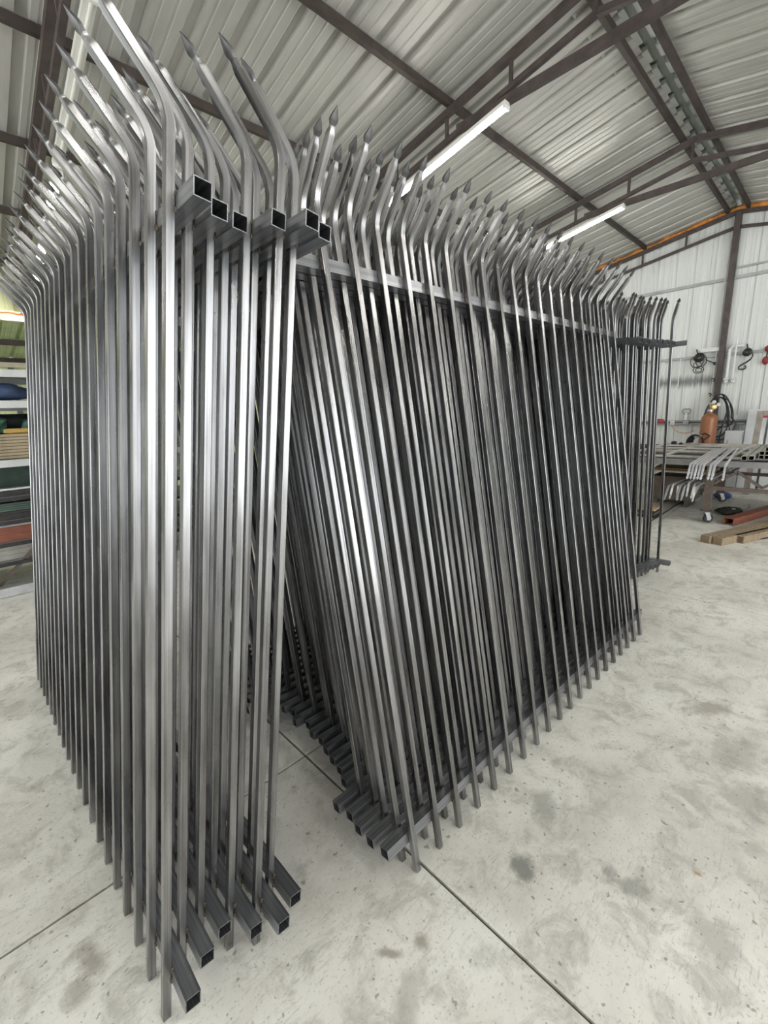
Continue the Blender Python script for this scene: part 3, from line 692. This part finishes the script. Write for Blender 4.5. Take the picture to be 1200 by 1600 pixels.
MB().box((WX-.03, 1.90, 2.57), (.05, .30, .055)).build('tray_body', M['white'], o, bevel=.006); MB().box((WX-.055, 1.90, 2.60), (.012, .32, .02)).build('tray_lip', M['white'], o)
def pipe(pts, r, label, m='white'):
    o = MB().tube(pts, r, 8).build('conduit', M[m], None, True, origin=pts[0]); tag(o, label, 'pipe'); return o
pipe([(WX-.02, 1.80, 4.4), (WX-.02, 1.80, 2.25), (WX-.02, 1.80, 1.75)], .012, 'thin white conduit running down beside the column')
pipe([(WX-.03, 1.40, 2.60), (WX-.03, 1.56, 2.59), (WX-.03, 1.60, 2.55), (WX-.03, 1.60, 2.05)], .028, 'bent white pipe right beside the column, elbow at its top')
pipe([(WX-.078, 1.505, 2.72), (WX-.078, 1.505, 2.03)], .014, 'straight slim white pipe next to the bent white pipe')
pipe([(WX-.02, 2.36, 2.47), (WX-.02, 2.36, 1.95)], .010, 'short slim white pipe hanging from the rail over the soot mark')
for y, lab in ((1.60, 'white pipe bracket at the foot of the bent white pipe'), (1.505, 'white pipe bracket at the foot of the straight slim pipe')):
    t = empty('pipe_bracket', (WX-.02, y, 2.0)); tag(t, lab, 'bracket')
    MB().box((WX-.02, y, 2.03), (.07, .075, .03)).build('clip', M['white'], t, bevel=.004); MB().box((WX-.03, y, 1.985), (.03, .05, .05)).build('clip_base', M['galv'], t, bevel=.004)
def scroll(c, r0, turns, tail):
    c = Vector(c); pts = []
    for k in range(int(turns*18)+1):
        a = k/18*2*math.pi; r = r0*(.35+.65*k/(turns*18)); pts.append(c+Vector((-.02-.02*(k % 36)/36, r*math.cos(a), r*math.sin(a))))
    for dy, dz in tail: pts.append(c+Vector((-.03, dy, dz)))
    return pts
o = empty('iron_scrolls', (WX, 2.07, 2.42)); tag(o, 'bundle of black wrought iron scrolls hanging left of the column', 'iron scrolls')
cc = Vector((WX-.03, 2.05, 2.46))
MB().tube(scroll(cc, .085, 4, []), .010, 6).build('coil', M['darkmetal'], o, smooth=True)
for dy, dz, ry, rz_, n_ in ((.035, -.075, .10, .11, 30), (.02, -.135, .062, .055, 24), (-.005, -.228, .085, .062, 28), (-.01, -.232, .05, .035, 22), (-.035, -.07, .085, .10, 28)):
    MB().tube([cc+Vector((-.02-.012*math.sin(3*k*2*math.pi/n_), dy+ry*math.cos(k*2*math.pi/n_), dz+rz_*math.sin(k*2*math.pi/n_))) for k in range(n_)], .007, 6, closed=True).build('scroll', M['darkmetal'], o, smooth=True)
MB().tube([cc+Vector((-.02, .03, .06)), cc+Vector((-.02, .06, .15))], .011, 6).build('hanging_hook', M['darkmetal'], o)
MB().tube([cc+Vector((-.02, -.10, -.05)), cc+Vector((-.03, -.24, -.13))], .010, 6).build('rod', M['darkmetal'], o)
MB().blob(cc+Vector((-.03, -.25, -.135)), (.05, .05, .06), .1, 8, 6, 2).build('rod_knob', M['darkmetal'], o, smooth=True)
o = empty('iron_scrolls', (WX, 1.33, 2.44)); tag(o, 'black wrought iron scroll hanging right of the column', 'iron scrolls')
cc = Vector((WX-.03, 1.34, 2.47))
MB().tube(scroll(cc, .065, 4, []), .013, 6).build('coil', M['darkmetal'], o, smooth=True)
for q in (0, .018):
    MB().tube([cc+Vector((-.03, a, b-q)) for a, b in ((-.07, -.02), (-.085, -.06), (-.06, -.12), (0, -.17), (.07, -.21), (.10, -.245), (.09, -.275), (.04, -.285), (-.005, -.27), (-.01, -.24), (.02, -.225))], .008, 6).build('scroll', M['darkmetal'], o, smooth=True)
MB().tube([cc+Vector((-.02, .0, .06)), cc+Vector((-.02, .02, .14))], .011, 6).build('hanging_hook', M['darkmetal'], o)
o = empty('red_clamp', (WX, 1.07, 2.4)); tag(o, 'dark red pipe clamp hanging on the wall rail', 'clamp')
MB().blob((WX-.03, 1.07, 2.50), (.06, .09, .10), .1, 10, 6, 3).build('clamp_head', M['darkred'], o, smooth=True); MB().blob((WX-.03, 1.075, 2.30), (.06, .10, .15), .1, 10, 6, 5).build('clamp_jaw', M['darkred'], o, smooth=True)
MB().bar((WX-.02, 1.07, 2.48), (WX-.02, 1.07, 2.32), .02, .02, (1, 0, 0)).build('clamp_bar', M['darkmetal'], o)
for y, z, lab in ((1.80, 2.03, 'small black hook beside the column at pipe bracket height'), (1.82, 1.76, 'small dark hook on the column above the black hose')):
    o = MB().tube([(WX-.03+.0, y+.02*math.cos(a), z+.025*math.sin(a)) for a in [k*.5 for k in range(11)]], .009, 6).build('wall_hook', M['darkmetal'], None, True, origin=(WX-.03, y, z)); tag(o, lab, 'hook')
o = empty('chain_puller', (WX-.03, 2.16, 1.3)); tag(o, 'grey hand tool with looped handle hanging on the channel rail', 'hand tool')
MB().tube([(WX-.04, 2.16+a, 1.45+b) for a, b in ((-.02, -.05), (-.06, -.02), (-.07, .03), (-.05, .055), (.05, .055), (.07, .03), (.06, -.02), (.02, -.05))], .011, 6).build('handle', M['cartgrey'], o, smooth=True)
MB().box((WX-.04, 2.16, 1.35), (.03, .05, .14)).build('shank', M['galv'], o, bevel=.004); MB().box((WX-.05, 2.15, 1.25), (.05, .11, .09)).build('body', M['cartgrey'], o, bevel=.01)
o = empty('angle_grinder', (WX-.06, 2.6, 1.27)); tag(o, 'red and black angle grinder hanging on the channel rail', 'grinder')
MB().lathe([(.02, -.06), (.042, -.04), (.045, .02), (.03, .05)], (WX-.09, 2.57, 1.28), 14, (0, -1, .1)).build('motor_body', M['rose'], o, smooth=50)
MB().lathe([(.03, -.05), (.032, .05), (.02, .09)], (WX-.09, 2.66, 1.29), 12, (0, 1, 0)).build('grip', M['black'], o, smooth=50)
MB().lathe([(.06, -.004), (.062, 0), (.06, .004)], (WX-.09, 2.70, 1.33), 18, (1, 0, .2)).build('guard', M['darkmetal'], o, smooth=50)
o = empty('socket_box', (WX-.03, 2.38, 1.24)); tag(o, 'white socket box on the channel rail with an orange cord', 'socket')
MB().box((WX-.04, 2.38, 1.24), (.05, .075, .075)).build('box', M['white'], o, bevel=.006); MB().box((WX-.068, 2.38, 1.24), (.008, .04, .04)).build('plug_face', M['greybox'], o)
pts = [at(x, y, 0, WX-.06) for x, y in ((1049, 665), (1053, 671), (1060, 675), (1068, 677), (1076, 676), (1085, 673))]
o = MB().tube(pts, .006, 5).build('orange_cord', M['orangecord'], None, True, origin=pts[0]); tag(o, 'thin orange cord sagging along the gable wall', 'cord')
# gas cylinder with regulator, hose coil
o = empty('gas_cylinder', (9.95, 1.72, 0)); tag(o, 'brown gas cylinder with brass regulator standing against the wall', 'gas cylinder')
cx, cy = 9.97, 1.70; r = .128
MB().lathe([(r*.9, 0), (r, .02), (r, 1.30), (r*.96, 1.34), (r*.84, 1.375), (r*.6, 1.405), (r*.34, 1.42), (r*.30, 1.455)], (cx, cy, 0), 28).build('cylinder_body', M['copper'], o, smooth=50)
MB().lathe([(r*.34, 1.455), (r*.34, 1.49)], (cx, cy, 0), 16).build('neck_ring', M['galv'], o, smooth=50)
v = MB().lathe([(.018, 1.49), (.018, 1.56), (.03, 1.565), (.03, 1.585)], (cx, cy, 0), 12).build('valve', M['brass'], o, smooth=50)
sub(MB().lathe([(.05, -.012), (.055, 0), (.05, .012)], (cx, cy, 1.60), 14), 'handwheel', M['galv'], v, o, smooth=50)
rg = MB().lathe([(.03, -.035), (.045, -.03), (.045, .03), (.03, .035)], (cx-.06, cy-.05, 1.53), 16, (1, .5, 0)).build('regulator', M['brass'], o, smooth=50)
for dy, dz in ((-.12, 1.575), (-.05, 1.62)): sub(MB().lathe([(.03, -.012), (.032, 0), (.03, .012)], (cx-.07, cy+dy, dz), 16, (1, 0, 0)), 'gauge', M['white'], rg, o, smooth=50)
o = empty('hose_coil', (10.3, 1.66, 1.7)); tag(o, 'coil of black hose hung on the brown column', 'hose')
rnd = random.Random(2)
for k in range(5):
    a_, b_ = .16+.025*k, .30+.09*(k % 3); pts = []
    for i in range(28):
        a = 2*math.pi*i/28; y = 1.64+a_*math.cos(a)*.85; z = 1.70-b_+b_*math.sin(a)-(.06*math.cos(a*2) if k % 2 else 0)
        pts.append((10.28-.012*k, y-.02*k*(1 if math.sin(a) < 0 else .3), z))
    MB().tube(pts, .012, 6, closed=True).build('hose_loop', M['black'], o, smooth=True)
MB().tube([(10.25, 1.50, 1.45), (10.25, 1.53, 1.2), (10.2, 1.55, 1.0), (10.2, 1.56, .7), (10.2, 1.57, .3)], .012, 6).build('hose_tail', M['black'], o, smooth=True)
MB().tube([(10.345, 1.66, 1.70), (10.28, 1.66, 1.70), (10.24, 1.66, 1.73)], .010, 6).build('peg', M['galv'], o)
o = MB().lathe([(.05, -.01), (.065, 0), (.05, .01)], (WX-.03, 1.42, 1.33), 16, (1, 0, 0)).build('cable_ring', M['greybox'], None, True, origin=(WX-.03, 1.42, 1.33)); tag(o, 'small grey reel on the channel rail beside the hose', 'reel')
# welding helmet on the bench
o = empty('welding_helmet', (9.6, 1.75, .888)); tag(o, 'black welding helmet resting on the bench before the cylinder', 'helmet')
vs = []; fs = []; seg = 14; rows = 7
for i in range(rows):
    th = i/(rows-1)
    for k in range(seg):
        a = math.pi*(k/(seg-1)); rr = .14*(1-.45*th**2)
        vs.append((9.62-.17+.20*th-rr*.25*math.sin(a), 1.78+rr*math.cos(a)*(1-.1*th), .893+.02+.16*math.sin(a)*(1-.35*th)))
for i in range(rows-1):
    for k in range(seg-1): fs.append((i*seg+k, i*seg+k+1, (i+1)*seg+k+1, (i+1)*seg+k))
h = MB().add(vs, fs).build('shell', M['black'], o, smooth=60); sm = h.modifiers.new('thick', 'SOLIDIFY'); sm.thickness = .006
MB().box((9.50, 1.76, 1.03), (.02, .11, .05), Matrix.Rotation(.6, 3, 'Y')).build('visor', M['greybox'], o, bevel=.004)
MB().tube([(9.6, 1.68, .96), (9.70, 1.62, 1.03), (9.74, 1.70, 1.07), (9.70, 1.80, 1.01)], .014, 6).build('headband', M['black'], o, smooth=True)
for y, s, lab in ((2.14, .075, 'small dark steel block on the bench by the far stack'), (2.03, .05, 'smaller dark steel block on the bench by the helmet')):
    b = empty('bench_block', (9.62, y, .855)); tag(b, lab, 'block')
    MB().box((9.62, y, .855+s/2), (s, s, s)).build('body', M['darkmetal'], b, bevel=.006); MB().box((9.62, y, .855+s+.004), (s*.5, s*.5, .008)).build('cap', M['cart'], b)
# boards leaning on the wall right of the cylinder
def leaning(name, ya, yb, za, zb, x0, x1, th, m, label, cat):
    o = MB().bar((x0, (ya+yb)/2, za), (x1, (ya+yb)/2, zb), yb-ya, th, (1, 0, 0)).build(name, m, None, origin=(x0, (ya+yb)/2, za), bevel=.002); tag(o, label, cat); return o
leaning('white_board', .93, 1.20, 0.005, 1.47, 10.10, 10.36, .012, M['board'], 'tall white board leaning on the gable wall', 'board')
o = empty('timber_frame', (9.95, .9, 0)); tag(o, 'grey weathered timber frame leaning in front of the white board', 'frame')
fa = Vector((9.85, 1.02, 0.005)); fb = Vector((10.05, 1.00, 1.44))
MB().bar(fa, fb, .085, .05, (1, 0, 0)).build('upright', M['oldwood'], o, bevel=.004); MB().bar(fa+Vector((0, -.9, 0)), fb+Vector((0, -.9, 0)), .085, .05, (1, 0, 0)).build('upright', M['oldwood'], o, bevel=.004)
q = (fb-fa).normalized()
MB().bar(fb-q*.04+Vector((0, -.045, 0)), fb-q*.04+Vector((0, -.855, 0)), .05, .085).build('top_rail', M['oldwood'], o, bevel=.004)
MB().bar(fb-q*.10+Vector((-.001, -.045, 0)), fb-q*.10+Vector((-.001, -.855, 0)), .035, .035).build('red_edge', M['rose'], o)
leaning('white_sheet', .2, .90, 0.005, 1.30, 10.16, 10.38, .012, M['board'], 'wide white panel leaning behind the timber frame', 'board')
o = empty('grey_cabinet', (10.2, 1.35, 0)); tag(o, 'light grey low cabinet against the wall between cylinder and white board', 'cabinet')
MB().box((10.25, 1.34, .55), (.3, .25, 1.10)).build('body', M['greybox'], o, bevel=.008); MB().box((10.09, 1.31, .5), (.02, .20, .9)).build('door', M['greybox'], o, bevel=.012)
MB().tube([(10.07, 1.22, .62), (10.055, 1.22, .64), (10.055, 1.22, .72), (10.07, 1.22, .74)], .006, 6).build('handle', M['galv'], o)

# ------------------------------------------------------------------ material rack against the left side
RY0, RY1 = 5.8, 6.75
rk = empty('material_rack', (0.5, 6.2, 0)); tag(rk, 'tall steel material rack with shelves of sheet stock', 'rack')
for x in (-1.6, 2.3):
    for y in (RY0+.04, RY1): MB().box((x, y, 1.35), (.07, .07, 2.7)).build('post', M['cartgrey'], rk)
for z in (2.165, 1.867, 1.287, .93, .69, .465, .265):
    for y in (RY0, RY1): MB().bar((-1.6, y, z), (2.3, y, z), .04, .07 if z > 1 else .04).build('shelf_beam', M['shelf'] if z > 1 else M['darkmetal'], rk)
    MB().box((.35, (RY0+RY1)/2, z+(.037 if z > 1 else .02)), (3.9, .95, .006)).build('shelf_deck', M['cartgrey'], rk)
MB().bar((.0, RY0+.02, 0.02), (.62, RY0+.02, .62), .03, .04, (0, 1, 0)).build('diagonal_brace', M['cart'], rk)
def heap(name, c, size, m, label, seed, rough=.3, cat='tarpaulin'):
    c = Vector(c); o = MB().blob(c+Vector((0, 0, size[2]/2)), size, rough, 40, 18, seed, .55).build(name, m, None, 60, origin=c); tag(o, label, cat); return o
Z2, Z3 = 1.911, 1.331
heap('folded_tarpaulin', (.15, 6.1, Z2), (.85, .55, .17), M['bluecloth'], 'crumpled navy tarpaulin on the second shelf of the rack', 3)
heap('folded_tarpaulin', (1.15, 6.15, Z2), (.6, .5, .17), M['bluecloth'], 'smaller navy tarpaulin heap beside the crumpled one', 5)
for k in range(8):
    o = MB().box((.4+.02*(k % 3), 6.2, Z3+.016+.031*k), (2.3, .72+.02*(k % 2), .027)).build('fibre_board', M['cardboard'], None, origin=(.4, 6.2, Z3+.031*k), bevel=.002)
    tag(o, ('lowest tan fibre board, lying on the rack shelf' if k == 0 else 'topmost tan fibre board, under the green rolls' if k == 7 else 'tan fibre board, '+ORD[k]+' up from the rack shelf'), 'board', 'fibre boards on the rack')
ZB = Z3+.031*8
heap('green_bundle', (.05, 6.06, ZB), (.75, .28, .17), M['greencloth'], 'green tarpaulin roll on the fibre boards', 11, .25)
heap('green_bundle', (.72, 6.05, ZB), (.42, .26, .15), M['greencloth'], 'short green tarpaulin bundle at the end of the green roll', 14, .2)
heap('dark_bundle', (.45, 6.44, ZB), (1.4, .30, .21), M['darkcloth'], 'dark tarpaulin heap behind the green rolls', 17, .25)
heap('work_glove', (.45, 5.875, ZB+.003), (.22, .06, .05), M['glove'], 'yellow work glove in front of the green bundle', 21, .3, 'glove')
heap('work_glove', (.20, 5.875, ZB+.003), (.16, .06, .045), M['glove'], 'smaller yellow work glove under the green roll', 23, .3, 'glove')
def stock(name, z, h, y, w, m, label, x=.4, L=2.9, tilt=0, prof=False):
    t = MB()
    if prof: t.hollow((x-L/2, y, z), (x+L/2, y, z+tilt), w, h, .004)
    else: t.bar((x-L/2, y, z), (x+L/2, y, z+tilt), w, h)
    o = t.build(name, M[m], None, origin=(x, y, z-h/2)); tag(o, label, 'stock'); return o
o = MB().box((.35, 6.55, 1.10), (2.6, .3, .27)).build('olive_crate', M['greensheet'], None, origin=(.35, 6.55, .96), bevel=.01); tag(o, 'dark olive crate at the back of the middle shelf', 'crate')
z = .954
stock('black_channel', z+.03, .06, 5.90, .12, 'darkmetal', 'black steel channel on the middle shelf of the rack', prof=True)
stock('scrap_strip', z+.070, .018, 5.92, .14, 'galv', 'galvanised scrap strip lying on the black channel')
stock('yellow_strip', z+.010, .012, 6.06, .10, 'yellowwall', 'yellow strip lying behind the black channel', x=.7, L=1.4)
z = .714
n = 60; vs = []
for dz in (.206, .198):
    for yy in (5.83, 6.28): vs += [(-1.0+k*.05, yy, z+dz+.010*math.sin(k*.9)) for k in range(n)]
fs = [(i, i+1, n+i+1, n+i) for i in range(n-1)] + [(2*n+i, 3*n+i, 3*n+i+1, 2*n+i+1) for i in range(n-1)] + [(i, 2*n+i, 2*n+i+1, i+1) for i in range(n-1)]
o = MB().add(vs, fs).build('corrugated_sheet', M['white'], None, True, origin=(.4, 6.0, z+.19)); tag(o, 'white corrugated sheet on the green coated sheets', 'sheet')
for k in range(4):
    o = MB().box((.4, 6.08, z+.098+.021*k), (2.8-.05*k, .5, .018)).build('green_sheet', M['greensheet'], None, origin=(.4, 6.08, z+.089+.021*k))
    tag(o, ('lowest green coated sheet, lying on the black flat bar', 'second green coated sheet up from the black flat bar', 'third green coated sheet up from the black flat bar', 'topmost green coated sheet, under the white corrugated one')[k], 'sheet', 'green coated sheets on the rack')
for k, y in enumerate((5.87, 5.98, 6.09)): stock('black_bar', z+.03, .058, y, .08, 'darkmetal', ('front black box bar on the lower shelf', 'middle black box bar on the lower shelf', 'rear black box bar on the lower shelf')[k], prof=True)
stock('black_flat', z+.073, .024, 5.98, .30, 'darkmetal', 'wide black flat bar across the box bars')
z = .489
for k in range(2):
    stock('red_beam', z+.038+.0765*k, .075, 5.92, .13, 'redsteel', ('lower red oxide beam under the blue grey plank', 'upper red oxide beam under the blue grey plank')[k], prof=True)
stock('blue_grey_plank', z+.173, .036, 5.92, .16, 'bluegrey', 'pale blue grey plank on top of the red beams')
stock('white_tube', z+.016, .03, 5.84, .02, 'white', 'short white tube lying against the red beams', x=.85, L=.6)
for k in range(3):
    stock('brown_tube', .290+.026+.052*k, .05, 5.89, .05, 'greybeige', ('lowest brown tube on the bottom shelf', 'middle brown tube on the bottom shelf', 'upper brown tube on the bottom shelf')[k], prof=True)
o = MB().hollow((-1.5, 5.62, .05), (2.0, 5.50, .05), .10, .09, .004).build('grey_box_bar', M['galv'], None, origin=(.3, 5.56, 0)); tag(o, 'long pale grey box bar on the floor before the rack', 'steel bar')
o = MB().bar((-1.4, 5.72, .012), (2.0, 5.62, .012), .06, .022).build('dark_flat_bar', M['darkmetal'], None, origin=(.3, 5.67, 0)); tag(o, 'dark flat bar on the floor behind the pale box bar', 'steel bar')
